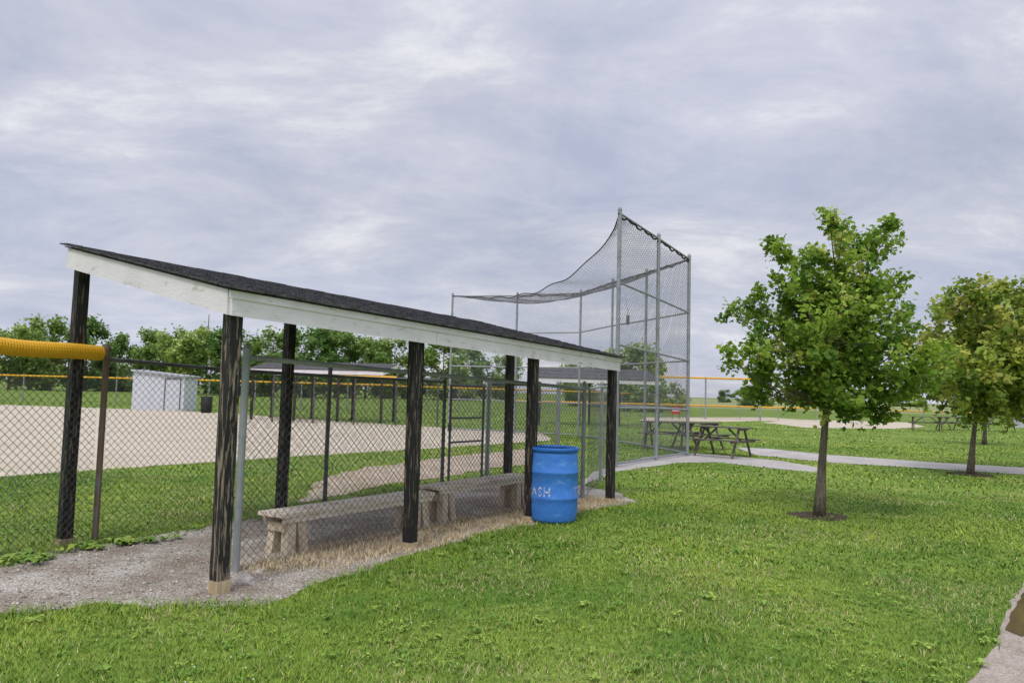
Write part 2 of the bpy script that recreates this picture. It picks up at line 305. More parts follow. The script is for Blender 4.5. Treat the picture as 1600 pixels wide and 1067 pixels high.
def fence(name,label,pts,h,pr=.03,pitch=.075,wr=.0024,cap=None,midrails=(),group=None,sub=False,wave=0,pmat='steel',rmat='steel',meshz=.04,posttop=.06,wmat='wire',cat='fence',tops=None,postskip=()):
    pts=[Vector((q[0],q[1])) for q in pts]; t=empty(name,(pts[0].x,pts[0].y,0),label,cat,group)
    hs=tops or [h]*len(pts)
    for i,q in enumerate(pts):
        if i in postskip: continue
        mb=MB(); hh=hs[i]+posttop; mb.path([(q.x,q.y,-.05),(q.x,q.y,hh)],pr,10)
        mb.path([(q.x,q.y,hh-.01),(q.x,q.y,hh+.015),(q.x,q.y,hh+.05),(q.x,q.y,hh+.062)],[pr*1.18,pr*1.15,pr*.7,.004],10)
        for zz in (.3,.62,.92): mb.path([(q.x,q.y,h*zz),(q.x,q.y,h*zz+.02)],pr*1.14,10)
        mb.build('post',Mt[pmat if not isinstance(pmat,list) else pmat[i]],t,smooth=False)
    m1=MB(); m2=MB()
    for i in range(len(pts)-1):
        a,b=pts[i],pts[i+1]; m1.path([(a.x,a.y,hs[i]),(b.x,b.y,hs[i+1])],pr*.72,8)
        for z in midrails: m1.path([(a.x,a.y,z),(b.x,b.y,z)],pr*.65,8)
        chain(m2,a,b,meshz,min(hs[i],hs[i+1]),pitch,wr,wave,sub)
    m1.build('top_rail',Mt[rmat],t); m2.build('chain_link',Mt[wmat],t)
    if cap:
        i0,i1,cr_,ridge=cap; mc=MB()
        for i in range(i0,i1):
            a=Vector((pts[i].x,pts[i].y,hs[i]+cr_*.3));b=Vector((pts[i+1].x,pts[i+1].y,hs[i+1]+cr_*.3)); Ln=(b-a).length
            if ridge:
                k=int(Ln/ridge); pp=[];rr=[]
                for j in range(k*2+1):
                    u=j/(k*2); q=a.lerp(b,u); q.z+=-.02*math.sin(math.pi*u)+.006*math.sin(u*9); pp.append(q); rr.append(cr_*(1 if j%2 else .94))
                mc.path(pp,rr,16)
            else: mc.path([a,b],cr_,8)
        mc.build('yellow_cap',Mt['yellow'],t,smooth=False)
    return t
def dugout(label,B,d,Ln,Wd,zf,zr,drop,tf,rearpts,main=False,group=None):
    p=Vector((-d.y,d.x)); root=empty('dugout',(B.x,B.y,0),label,'dugout',group)
    zb=lambda t,w_: zf+(zr-zf)*w_/Wd-drop*t/Ln*(1-.2*w_/Wd)
    Q=lambda t,w_,dz=0: Vector((B.x+d.x*t+p.x*w_,B.y+d.y*t+p.y*w_,zb(t,w_)+dz))
    rz=math.atan2(d.y,d.x)
    for pi,(t,w_) in enumerate([(t,0) for t in tf]+rearpts):
        q=Q(t,w_); hgt=q.z+.15; mb=MB(); s=.0535
        lean=random.uniform(-.01,.01); n_=8; ring=[]
        for i in range(n_+1):
            z=-.05+(hgt+.05)*i/n_
            ring+=[(q.x+(a*math.cos(rz)-b*math.sin(rz))*s*(1+random.uniform(-.03,.03))+lean*z/2,q.y+(a*math.sin(rz)+b*math.cos(rz))*s*(1+random.uniform(-.03,.03)),z) for a,b in ((-1,-1),(1,-1),(1,1),(-1,1))]
        fs=[(3,2,1,0),tuple(n_*4+j for j in range(4))]
        for i in range(n_):
            for j in range(4): fs.append((i*4+j,i*4+(j+1)%4,(i+1)*4+(j+1)%4,(i+1)*4+j))
        mb.add(ring,fs); po=mb.build('post',Mt['postw' if main and pi==0 else 'post'],root)
        if main and pi==0: po['label']='badly peeled black post with bare wood foot'
        if main:
            mf=MB(); mf.box((q.x,q.y,.03),(.117,.117,.14 if pi==0 else .08),rz); mf.build('bare_foot',Mt['rawwood'],po)
    def board(t0,w0,t1,w1,th,name='fascia',z0=0,z1=.19,mat='white'):
        dv=(Vector((t1-t0,w1-w0))).normalized(); nn=Vector((-dv.y,dv.x))*th/2
        b=[Q(t0-nn.x,w0-nn.y,z0),Q(t1-nn.x,w1-nn.y,z0),Q(t1+nn.x,w1+nn.y,z0),Q(t0+nn.x,w0+nn.y,z0)]
        tt=[Q(t0-nn.x,w0-nn.y,z1),Q(t1-nn.x,w1-nn.y,z1),Q(t1+nn.x,w1+nn.y,z1),Q(t0+nn.x,w0+nn.y,z1)]
        mb=MB(); mb.hexa(b,tt); return mb.build(name,Mt[mat],root)
    o_=.08; cuts=[-o_,Ln*.36,Ln*.7,Ln+o_] if main else [-o_,Ln+o_]
    for i in range(len(cuts)-1): board(cuts[i]+(.003 if i else 0),-o_,cuts[i+1]-.003,-o_,.035,z0=random.uniform(-.006,.006))
    board(-o_,Wd+o_,Ln+o_,Wd+o_,.035)
    for tt in (-o_-.004,Ln+o_+.004): board(tt,-o_+.02,tt,Wd+o_-.02,.035,z0=-.004,z1=.192)
    if main:
        board(-o_-.03,-o_-.022,Ln+o_+.03,-o_-.022,.012,'trim',.135,.193)
        for t in np.linspace(.05,Ln-.05,7): board(t,0,t,Wd,.04,'rafter',.06,.18,'bench')
    e=.11; mb=MB(); ks=12 if main else 1
    for i in range(ks):
        t0=-e+(Ln+2*e)*i/ks; t1=-e+(Ln+2*e)*(i+1)/ks-.002
        mb.hexa([Q(t0,-e,.195),Q(t1,-e,.195),Q(t1,Wd+e,.195),Q(t0,Wd+e,.195)],[Q(t0,-e,.205),Q(t1,-e,.205),Q(t1,Wd+e,.205),Q(t0,Wd+e,.205)])
    mb.build('roof_deck',Mt['shingle'],root)
    mb=MB(); e=.14; rows=int((Wd+2*e)/.14) if main else 3
    for r_ in range(rows):
        w0=-e+(Wd+2*e)*r_/rows; w1=-e+(Wd+2*e)*(r_+1)/rows+.015; t=-e-(.15 if r_%2 else 0)
        stepw=.31 if main else Ln+2*e
        while t<Ln+e-.01:
            t0=max(t,-e); t1=min(t+stepw-.008,Ln+e); j=random.uniform(0,.009); jw=random.uniform(-.012,.006)
            if t1-t0>.02:
                mb.hexa([Q(t0,w0+jw,.213),Q(t1,w0+jw,.213),Q(t1,w1,.213),Q(t0,w1,.213)],[Q(t0,w0+jw,.233+j),Q(t1,w0+jw,.233+j),Q(t1,w1,.219+j*.4),Q(t0,w1,.219+j*.4)])
            t+=stepw
    mb.build('shingles',Mt['shingle'],root)
    return root,Q
zf=zat(357,489,Bp.y)-.01; zr=zat(130,428,Ap.y)+.035; zg=zat(962,577,Gp.y)
dugout('long open dugout with black peeling posts, white fascia and dark shingle roof, nearest the camera',Bp,D,LEN,WID,zf,zr,zf-zg,[0,LEN*.33,LEN*.665,LEN],[(.02,WID),(LEN*.395,WID),(LEN*.775,WID),(LEN-.02,WID*.72)],main=True)
# camera-side fence behind the black posts
Fs=G(368,893).to_2d(); Fe=G(910,779).to_2d(); hF0=zat(376,558,Fs.y); hF1=zat(905,607,Fe.y)
fence('chain_link_fence','chain link panel along the near side of the dugout, just behind its front posts',[Fs,Fe],1.85,pr=.033,pitch=.078,wr=.0024,sub=True,wave=.012,tops=[hF0,hF1],meshz=.02)
fp=[G(148,845).to_2d(),G(345,812).to_2d(),G(507,788).to_2d(),G(690,765).to_2d()]
fence('chain_link_fence','chain link fence on the field side of the dugout, starting at the rusty post',fp,1.8,pr=.03,pitch=.078,wr=.0023,sub=True,wave=.01,tops=[1.83,1.78,1.76,1.74],pmat=['rust','dsteel','dsteel','dsteel'],rmat='dsteel',posttop=.1)
gA=G(700,763); gB=G(752,756); t=empty('chain_link_gate',(gA.x,gA.y,0),'chain link gate with two middle rails at the end of the field side fence','gate')
mb=MB()
for q in (gA,gB): mb.path([(q.x,q.y,.08),(q.x,q.y,1.7)],.022,8)
for z in (.09,.75,1.15,1.69): mb.path([(gA.x,gA.y,z),(gB.x,gB.y,z)],.018,8)
mb.build('gate_frame',Mt['dsteel'],t); mb=MB(); chain(mb,gA,gB,.1,1.69,.078,.0024); mb.build('chain_link',Mt['wire'],t)
mb=MB(); mb.box((gA.x,gA.y-.03,1.0),(.06,.05,.1)); mb.build('latch',Mt['dsteel'],t)
fence('chain_link_fence','short chain link fence beyond the dugout, right of the gate',[G(760,755).to_2d(),G(870,744).to_2d()],1.75,pr=.04,pitch=.078,pmat='steel',rmat='dsteel',tops=[1.75,1.75])
a=G(148,846).to_2d()+Vector((-.03,-.06)); b=G(0,874).to_2d(); dd=(b-a); b2=a+dd*1.9; b1=a+dd*3.4
ht=zat(172,553,a.y)-.02
fence('chain_link_fence','chain link fence topped with thick orange yellow ribbed pipe, at the left edge',[a,b2,b1],ht,pr=.03,pitch=.078,wr=.0026,sub=True,wave=.01,cap=(0,2,.078,.026),postskip=(0,),tops=[ht,zat(0,541,b.y)+.02,zat(0,541,b.y)+.03])
# ------------------------------------------------------------ backstop
N0=G(962,730);N1=G(1025,719);N2=G(1074,712)
def at(px,Y): return P(px,600,Y)
Pp=[(N0.x,N0.y),(N1.x,N1.y),(N2.x,N2.y)]
for px,Y in ((1008,22.9),(955,25.3),(905,27.6),(805,29.0),(703,30.0)): q=at(px,Y); Pp.append((q.x,Y))
Pp=[Vector(q) for q in Pp]
tp=[zat(966,332,Pp[0].y),zat(1036,372,Pp[1].y),zat(1082,404,Pp[2].y),zat(1012,425,Pp[3].y),zat(957,440,Pp[4].y),zat(907,457,Pp[5].y),zat(805,461,Pp[6].y),zat(705,462,Pp[7].y)]
bs=empty('backstop',(Pp[0].x,Pp[0].y,0),'tall three sided chain link backstop with sagging net hood behind home plate','backstop')
for i,q in enumerate(Pp):
    mb=MB(); mb.path([(q.x,q.y,-.05),(q.x,q.y,tp[i]+.05)],.047 if i<3 else .042,10); mb.path([(q.x,q.y,tp[i]+.05),(q.x,q.y,tp[i]+.1),(q.x,q.y,tp[i]+.13)],[.055,.045,.01],10)
    for z in (.5,1.2,1.9,2.6,3.3,4.0,4.7): mb.path([(q.x,q.y,z),(q.x,q.y,z+.025)],.053,10)
    mb.build('pole',Mt['steel'],bs)
mr_=MB(); mc=MB(); mrope=MB()
for i in range(7):
    a,b=Pp[i],Pp[i+1]; ta,tb=tp[i]-.02,tp[i+1]-.02
    for fr in (0,.22,.47,.72,1.0):
        za_=.08+(ta-.08)*fr; zb_=.08+(tb-.08)*fr; mr_.path([(a.x,a.y,za_),(b.x,b.y,zb_)],.026,8)
    chain(mc,a,b,.05,min(ta,tb),.11,.0034 if i<2 else .003)
    if i<6:
        pp=[]
        for j in range(37):
            u=j/36; pp.append((a.x+(b.x-a.x)*u-.03,a.y+(b.y-a.y)*u-.04,ta+(tb-ta)*u-.01-.06*abs(math.sin(u*math.pi*5+i))-.02*math.sin(u*17+i)))
        mrope.path(pp,.022,6)
mr_.build('rails',Mt['steel'],bs); mc.build('chain_link',Mt['wirel'],bs); mrope.build('edge_rope',Mt['rope'],bs)
C0=Vector((Pp[0].x,Pp[0].y,tp[0])); C1=Vector((Pp[7].x,Pp[7].y,tp[7]))
def cable(u): q=C0.lerp(C1,u); q.z-=1.12*math.sin(math.pi*u**.6)*(1+.04*math.sin(u*40)); return q
bk=[Vector((Pp[i].x,Pp[i].y,tp[i]-.05)) for i in range(8)]; seg=[0]
for i in range(7): seg.append(seg[-1]+(bk[i+1]-bk[i]).length)
def back(u):
    s=u*seg[-1]
    for i in range(7):
        if s<=seg[i+1]+1e-6: return bk[i].lerp(bk[i+1],(s-seg[i])/(seg[i+1]-seg[i]))
    return bk[-1]
def net(u,v): q=cable(u).lerp(back(u),v); q.z-=.35*math.sin(math.pi*v)*math.sin(math.pi*min(1,u*1.0)); return q
mb=MB(); mb.path([cable(i/60) for i in range(61)],.014,5); mb.build('cable',Mt['rope'],bs)
mb=MB(); nu,nv=110,20
for s_ in (1,-1):
    for k in range(-nv,nu+nv,1):
        pp=[]
        for j in range(0,nv+1,2):
            u=(k+s_*j)/nu
            if 0<=u<=1: pp.append(net(u,j/nv))
        if len(pp)>1: mb.path(pp,.003,3,cap=False)
mb.build('net',Mt['net'],bs)
q=P(981,500,N0.y+.4); mb=MB(); mb.box((q.x,q.y,q.z),(.07,.04,.22)); mb.path([(q.x,q.y,q.z+.1),(q.x,q.y,q.z+.28)],.006,5); mb.build('hanging_box',Mt['dsteel'],bs)
fence('chain_link_fence','chain link fence linking the dugout end post to the tall backstop pole',[G(910,779).to_2d()+Vector((.07,.05)),G(938,752).to_2d(),Pp[0]+Vector((-.08,-.08))],1.75,pr=.03,pitch=.11,wr=.0018,tops=[hF1,1.75,1.78],postskip=(0,2),wmat='wirel')
# ------------------------------------------------------------ blue barrel
bc=G(865,818); bc.y+=.2; bx,by=bc.x,bc.y; R0=.308; zs_=1.02; rs_=R0/.318
br=empty('trash_barrel',(bx,by,0),'blue plastic drum trash barrel with worn white lettering at the dugout end','barrel')
S1=lambda pr_: [(a*rs_,b*zs_) for a,b in pr_]; RR=.318
prof=[(0,.0),(.262,.0),(.29,.012),(.302,.04),(.31,.1),(RR,.2),(RR,.27),(RR+.009,.285),(RR+.009,.305),(RR,.32),(RR,.45),(RR,.58),(RR+.009,.592),(RR+.009,.612),(RR,.625),(RR-.003,.75),(.307,.83),(.3,.86)]
mb=MB(); mb.lathe((bx,by,.01),S1(prof),56); mb.build('body',Mt['bluep'],br,smooth=True)
mb=MB(); mb.lathe((bx,by,.01),S1([(.3,.845),(.321,.85),(.326,.865),(.326,.89),(.316,.9),(.293,.9),(.287,.885),(.287,.86)]),56); mb.build('rim',Mt['bluerim'],br,smooth=True)
mb=MB(); mb.lathe((bx,by,.01),S1([(.286,.875),(.288,.6),(.288,.05),(0,.045)]),40); mb.build('inner_wall',Mt['bluein'],br,smooth=True)
fd=math.atan2(-by,-bx)
def letter(ch,ang,zc_,hgt):
    c=bpy.data.curves.new('t','FONT'); c.body=ch; c.size=1; c.align_x='CENTER'; c.offset=.02; to=bpy.data.objects.new('t',c); COL.objects.link(to)
    dg=bpy.context.evaluated_depsgraph_get(); me=bpy.data.meshes.new_from_object(to.evaluated_get(dg)); bpy.data.objects.remove(to)
    bm=bmesh.new(); bm.from_mesh(me); bmesh.ops.triangulate(bm,faces=bm.faces); bmesh.ops.subdivide_edges(bm,edges=bm.edges,cuts=3)
    sc_=hgt/.73; vs=[]
    for v in bm.verts:
        th=fd+math.radians(ang)+ (v.co.x*sc_*.85)/R0; z=zc_-hgt/2+v.co.y*sc_+.004*math.sin(ang*3); rr=R0+.0025
        vs.append((bx+rr*math.cos(th),by+rr*math.sin(th),z))
    fs=[tuple(v.index for v in f.verts) for f in bm.faces]; bm.free(); return vs,fs
for word0 in (-83,60,200):
    mb=MB()
    for i,ch in enumerate('TRASH'):
        vs,fs=letter(ch,word0+i*17,.4,.115); mb.add(vs,fs)
    mb.build('lettering',Mt['letter'],br)
# ------------------------------------------------------------ benches
def bench(t0,t1,label,zt=.43,dw=0):
    c=lambda t,w_: Fs+D*t+PV*(w_+dw)
    q=c(t0,.33); root=empty('bench',(q.x,q.y,0),label,'bench','wooden benches inside the dugout')
    mb=MB()
    for w0,w1 in ((.13,.235),(.241,.35),(.356,.465)):
        e0=random.uniform(-.02,.02); a,b,c2,d2=c(t0+e0,w0),c(t1-.01,w0),c(t1-.01,w1),c(t0+e0,w1)
        mb.hexa([(v.x,v.y,zt-.038) for v in (a,b,c2,d2)],[(v.x,v.y,zt+random.uniform(-.003,.003)) for v in (a,b,c2,d2)])
    mb.build('seat',Mt['bench'],root)
    mb=MB()
    for w0 in (.14,.425):
        a,b,c2,d2=c(t0+.04,w0),c(t1-.04,w0),c(t1-.04,w0+.035),c(t0+.04,w0+.035)
        mb.hexa([(v.x,v.y,zt-.095) for v in (a,b,c2,d2)],[(v.x,v.y,zt-.041) for v in (a,b,c2,d2)])
    mb.build('apron',Mt['bench'],root)
    for tl in (t0+.2,t1-.22):
        mb=MB()
        for w0,sp in ((.2,-.03),(.38,.03)):
            for off in (-.055,.055):
                a=c(tl+off*1.5,w0+sp); b=c(tl+off,w0); mb.beam((a.x,a.y,-.03),(b.x,b.y,zt-.1),.095,.095,Vector((D.x,D.y,0)))
        a=c(tl-.12,.17);b=c(tl-.12,.42); mb.beam((a.x,a.y,zt-.14),(b.x,b.y,zt-.14),.035,.08)
        mb.build('leg',Mt['benchl'],root)
bench(.56,2.75,'grey weathered wooden bench in the dugout, the nearer of the two',zt=.405)
bench(2.9,4.9,'grey weathered wooden bench in the dugout, the farther one beside the blue barrel',zt=.44,dw=.07)
# ------------------------------------------------------------ pebbles, straw
gp=EXC[0]; mn=gp.min(0); mx=gp.max(0)
p=rng.random((26000,2))*(mx-mn)+mn; p=p[inside(p,gp)]; p=p[(p[:,1]<11)&(np.abs(p[:,0])<p[:,1]*.8)]; n=len(p)
s=.004+.015*rng.random(n)**3; T=np.zeros((n,3)); T[:,:2]=p; T[:,2]=.004+s*.2
ov=[(1,0,0),(0,1,0),(-1,0,0),(0,-1,0),(0,0,.7),(0,0,-.5),]; of=[[0,1,4],[1,2,4],[2,3,4],[3,0,4],[1,0,5],[2,1,5],[3,2,5],[0,3,5]]
g_=(.22+.5*rng.random(n))[:,None]; tag(scatter('gravel_stones',ov,of,T,rotz(rng.random(n)*6.28,s*(.7+.8*rng.random(n)),s,s),g_*np.array([1,.93,.83]),Mt['pebble']),kind='stuff')
cent=[]
for i in range(900):
    t_=random.random()**.9*(LEN-.3)+.1; w_=random.uniform(-.6,.22)*(1 if t_>.4 else .5); q=Fs+D*t_+PV*w_; cent.append((q.x,q.y))
tufts('dry_grass',cent,.07,16,.04,.007,(.46,.35,.19),(.74,.62,.4))
for i,(px,py,s_) in enumerate([(383,912,.075),(404,897,.04)]):
    q=G(px,py); bm=bmesh.new(); bmesh.ops.create_icosphere(bm,subdivisions=2,radius=s_)
    for v in bm.verts: v.co*=1+.45*noise.noise(v.co*14+Vector((i,3,1))); v.co.z*=.7
    me=bpy.data.meshes.new('stone'); bm.to_mesh(me); bm.free(); me.materials.append(Mt['stone']); o=bpy.data.objects.new('stone',me); COL.objects.link(o); o.location=(q.x,q.y,s_*.35)
    tag(o,['pale limestone lump beside the foot of the nearest black post','smaller pale stone just right of the limestone lump by the fence post'][i],'stone')
# weeds (broad leaves, in loose patches)
LF=[(0,0,0),(-.2,.35,.16),(-.26,.7,.2),(0,1.0,.1),(.26,.7,.2),(.2,.35,.16)]; LP=[[0,1,5],[1,2,4,5],[2,3,4]]
cent=[]
while len(cent)<2300:
    Y=3.5+(random.random()**1.2)*10; X=random.uniform(-.74,.74)*Y
    if noise.noise(Vector((X*1.1,Y*1.1,5)))+random.gauss(0,.12)>.04: cent.append((X,Y,random.uniform(.012,.03)))
for i in range(70):
    Y=3.6+random.random()*5; cent.append((random.uniform(-.74,.74)*Y,Y,random.uniform(.035,.055)))
NW=len(cent)
for a,b,k in [((0,878),(70,872),26),((100,862),(260,842),26)]:
    for i in range(k):
        q=G(*a).lerp(G(*b),random.random()); cent.append((q.x+random.gauss(0,.08),q.y+random.gauss(0,.1),random.uniform(.05,.09)))
cent=np.array(cent); keep=~inside(cent[:,:2],EXC[0])&~inside(cent[:,:2],EXC[5]); keep[NW:]=True; cent=cent[keep]
per=8; c=np.repeat(cent,per,0); n=len(c); th=np.tile(np.arange(per)*6.283/per,len(cent))+rng.random(n)*.9; s=c[:,2]*(.6+.8*rng.random(n))
T=np.stack([c[:,0]+rng.normal(0,.014,n),c[:,1]+rng.normal(0,.014,n),.01+rng.random(n)*.012],1); k=np.repeat(rng.random(len(cent)),per)[:,None]
cols=(np.array([.11,.24,.025])*(1-k)+np.array([.3,.41,.06])*k)*(.8+.4*rng.random((n,1)))
tag(scatter('weeds',LF,LP,T,rotz(th,s*1.1,s,s*(1.0+1.6*rng.random(n))),cols,Mt['grassb']),kind='stuff')
n=130; Y=3.8+rng.random(n)*7; T=np.stack([(rng.random(n)*1.4-.7)*Y,Y,.035+.02*rng.random(n)],1); keep=~inside(T[:,:2],EXC[0]); T=T[keep]; n=len(T)
yel=(rng.random(n)<.3)[:,None]; s=np.full(n,.007); tag(scatter('wildflowers',ov,of,T,rotz(rng.random(n),s,s,s),np.where(yel,np.array([.8,.6,.03]),np.array([.75,.75,.68])),Mt['pebble']),kind='stuff')
# ------------------------------------------------------------ trees
ML=[(0,0,0),(-.38,.12,.04),(-.55,.55,-.06),(-.22,.62,.03),(0,1,-.12),(.22,.62,.03),(.55,.55,-.06),(.38,.12,.04)]
MP=[[0,1,2,3],[0,3,4,5],[0,5,6,7]]
def frames(n,s,up=.6,droop=.35):
    nrm=rng.normal(0,1,(n,3))*.6; nrm[:,2]+=up*1.2; nrm/=np.linalg.norm(nrm,axis=1)[:,None]
    d=rng.normal(0,1,(n,3)); d[:,2]-=droop; d-=nrm*(d*nrm).sum(1)[:,None]; d/=np.linalg.norm(d,axis=1)[:,None]
    x=np.cross(d,nrm); R=np.stack([x,d,nrm],2)*s[:,None,None]; return R
def tree(name,label,base,lobes,tr,ls,perc,dens,c1,c2,hot=None,trunk_top=None,group=None,leaf=(ML,MP),mat='leaf',cat='tree',twig=.006,dark=.6,spread=.1,rise=.33,shoots=0,limb=1.0):
    root=empty(name,base,label,cat,group); wood=MB(); Tt=[];Cc=[]
    top=trunk_top; n_=9; tpts=[]
    for i in range(n_+1):
        u=i/n_; tpts.append(Vector(base).lerp(top,u)+Vector((.05*math.sin(u*5+base.x),.04*math.cos(u*4),0))*min(1,u*3)*tr*12*.5)
    H=top.z
    wood.path(tpts,[tr*(1.45 if i==0 else 1.05 if i==1 else 1.0-.8*(i/n_)) for i in range(n_+1)],10)
    def tpt(z):
        f=max(0,min(1,z/H))*n_; i=min(n_-1,int(f)); return tpts[i].lerp(tpts[i+1],f-i)
    for (c,r) in lobes:
        c=Vector(c); off=(Vector((c.x,c.y))-Vector((top.x,top.y))).length
        zs=max(H*rise,min(c.z-.35*r-off*.7,H*.9)); a=tpt(zs); midp=a.lerp(c,.5)+Vector((0,0,-.06*off)); rad=tr*(.45-.2*zs/H)*limb
        wood.path([a,a.lerp(midp,.5)+Vector((0,0,.02)),midp,c],[rad,rad*.8,rad*.6,rad*.35],6)
        k=max(3,int(dens*r*r))
        for j in range(k):
            dv=Vector((random.gauss(0,1),random.gauss(0,1),random.gauss(.15,1))).normalized(); rr=r*(.45+.7*random.random()**.8)
            if shoots and random.random()<shoots: rr=r*random.uniform(1.15,1.45); dv.z=abs(dv.z)*.8+.2; dv.normalize()
            tip=c+dv*rr; st=c.lerp(midp,random.random()*.5)
            wood.path([st,st.lerp(tip,.5)+Vector((0,0,-.05*r)),tip],[rad*.3,twig,twig*.5],4,cap=False)
            q=random.random(); m_=int(perc*(.6+.8*random.random())); u=rng.random(m_)**.65
            b=np.array(st)*(1-u[:,None])+np.array(tip)*u[:,None]
            b[:]+=rng.normal(0,spread*ls*10*.1+spread*.5,(m_,3))
            ok=u>.25; b=b[ok]; Tt.append(b)
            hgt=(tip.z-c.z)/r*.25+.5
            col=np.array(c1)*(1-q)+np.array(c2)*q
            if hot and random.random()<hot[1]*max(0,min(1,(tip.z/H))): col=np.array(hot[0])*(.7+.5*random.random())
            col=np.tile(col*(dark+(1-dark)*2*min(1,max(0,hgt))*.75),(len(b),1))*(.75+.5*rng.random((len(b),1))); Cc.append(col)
    T=np.concatenate(Tt); C_=np.concatenate(Cc); n=len(T); s=ls*(.6+.7*rng.random(n))
    wood.build('trunk',Mt['bark'],root,smooth=True)
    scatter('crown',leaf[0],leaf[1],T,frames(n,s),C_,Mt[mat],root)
    print(name,n); return root
def lob(base,L_,dz=.7):
    out=[]
    for (px,py,r) in L_:
        sc_=base.y/F; Y=base.y+random.uniform(-dz,dz); out.append((P(px,py,Y),r*sc_))
    return out
L1=[(1297,350,20),(1312,372,30),(1398,352,20),(1385,375,32),(1358,398,40),(1310,405,46),(1258,405,34),(1205,380,13),(1222,395,18),(1235,440,46),(1295,455,64),(1355,450,56),(1398,432,24),(1170,472,40),(1145,488,20),(1215,505,58),(1290,530,78),(1365,520,64),(1420,535,44),(1175,560,42),(1140,562,22),(1250,590,60),(1330,598,66),(1400,590,56),(1450,572,44),(1480,548,20),(1300,622,42),(1232,622,38),(1190,612,30),(1380,628,36),(1448,612,28),(1290,560,74),(1335,490,62),(1240,545,60),(1190,600,32),(1260,480,56),(1410,490,28),(1345,565,66),(1270,625,34),(1330,635,30)]
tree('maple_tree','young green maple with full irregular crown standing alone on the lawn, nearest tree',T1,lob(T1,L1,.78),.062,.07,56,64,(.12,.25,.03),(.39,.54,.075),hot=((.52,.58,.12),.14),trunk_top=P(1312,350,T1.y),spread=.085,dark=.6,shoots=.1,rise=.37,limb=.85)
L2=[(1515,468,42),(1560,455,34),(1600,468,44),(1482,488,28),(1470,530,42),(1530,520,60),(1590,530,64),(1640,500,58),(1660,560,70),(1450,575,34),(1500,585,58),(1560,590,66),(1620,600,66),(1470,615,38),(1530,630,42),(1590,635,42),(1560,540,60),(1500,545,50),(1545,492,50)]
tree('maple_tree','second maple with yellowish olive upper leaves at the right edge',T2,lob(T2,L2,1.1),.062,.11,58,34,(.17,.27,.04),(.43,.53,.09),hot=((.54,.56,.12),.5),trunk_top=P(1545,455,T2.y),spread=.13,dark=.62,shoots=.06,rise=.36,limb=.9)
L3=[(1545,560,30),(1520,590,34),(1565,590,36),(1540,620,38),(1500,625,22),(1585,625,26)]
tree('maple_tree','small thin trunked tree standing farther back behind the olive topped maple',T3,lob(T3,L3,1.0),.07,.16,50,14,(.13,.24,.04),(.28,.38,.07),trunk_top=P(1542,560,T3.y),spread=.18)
# far trees
Q4=[(-.5,0,0),(.5,0,.1),(.35,.8,-.1),(-.35,.9,.1)]; QP=[[0,1,2,3]]
def farproto(seed):
    random.seed(seed); lobes=[]; cz=random.uniform(4.8,6.2); hw=random.uniform(4.4,6.2)
    for i in range(random.randint(22,30)):
        z=random.uniform(1.0,10.8); f=math.sqrt(max(.05,1-((z-cz)/6.0)**2)); a=random.random()*6.28; rr=random.random()**.5*hw*f
        lobes.append((Vector((rr*math.cos(a),rr*math.sin(a),z)),random.uniform(.7,1.9)))
    return lobes
ordn=['first','second','third','fourth','fifth','sixth','seventh','eighth','ninth','tenth','eleventh','twelfth','thirteenth','fourteenth','fifteenth','sixteenth','seventeenth','eighteenth','nineteenth','twentieth']
def copytree(src,loc,s,sx_,rz,label,group):
    r=src.copy(); COL.objects.link(r); r.location=loc; r.scale=(sx_,sx_,s); r.rotation_euler=(0,0,rz)
    if 'group' in r.keys(): del r['group']
    tag(r,label,'tree',group)
    for ch in src.children:
        c_=ch.copy(); COL.objects.link(c_); c_.parent=r
    return r
far=[(15,506,112),(48,512,124),(78,491,115),(133,500,120),(180,522,128),(228,517,122),(262,528,132),(285,508,112),(322,518,128),(365,506,112),(400,530,130),(425,510,114),(478,500,110),(525,512,118),(572,526,124),(615,528,128),(655,535,130),(692,530,126),(742,545,132),(790,552,136)]
made=[]
for i,(px,py,Y) in enumerate(far):
    q=P(px,590,Y); loc=(q.x,Y,0); hgt=zat(px,py,Y); lb='leafy tree in the distant row beyond the outfield, %s from the left'%ordn[i]; gr='trees in the distant row'
    if i<6:
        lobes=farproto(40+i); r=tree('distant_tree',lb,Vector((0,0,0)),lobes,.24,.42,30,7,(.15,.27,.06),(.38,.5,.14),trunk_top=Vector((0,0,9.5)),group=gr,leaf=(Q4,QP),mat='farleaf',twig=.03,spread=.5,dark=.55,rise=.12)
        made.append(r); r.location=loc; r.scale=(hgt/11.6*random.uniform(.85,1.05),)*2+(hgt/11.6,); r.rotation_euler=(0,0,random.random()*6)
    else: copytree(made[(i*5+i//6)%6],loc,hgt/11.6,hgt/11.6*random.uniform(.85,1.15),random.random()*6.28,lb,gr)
for (px,py,Y,wf,lb) in [(985,532,75,1.3,'broad dark tree seen through the backstop mesh'),(1030,556,85,1.0,'lower tree behind the backstop, just right of the broad dark one'),(912,556,95,1.0,'tree behind the backstop, left of the broad dark one'),
    (1133,608,260,1.6,'tiny low tree on the far horizon right of the backstop'),(1165,604,150,1.3,'small dark bushy tree just right of the backstop on the horizon'),(1196,612,150,1.3,'small round tree on the horizon left of the nearest maple'),
    (1330,618,300,3,'low distant tree on the horizon behind the nearest maple trunk'),(1420,616,300,3,'low distant tree on the horizon between the two maples'),(1500,620,320,3,'low distant tree on the horizon left of the olive maple trunk'),(1590,618,300,3,'low distant tree on the horizon at the right edge')]:
    q=P(px,600,Y); hgt=zat(px,py,Y); copytree(made[int(px)%6],(q.x,Y,-hgt*.14),hgt/10.8,hgt/10.8*wf,px,lb,None)
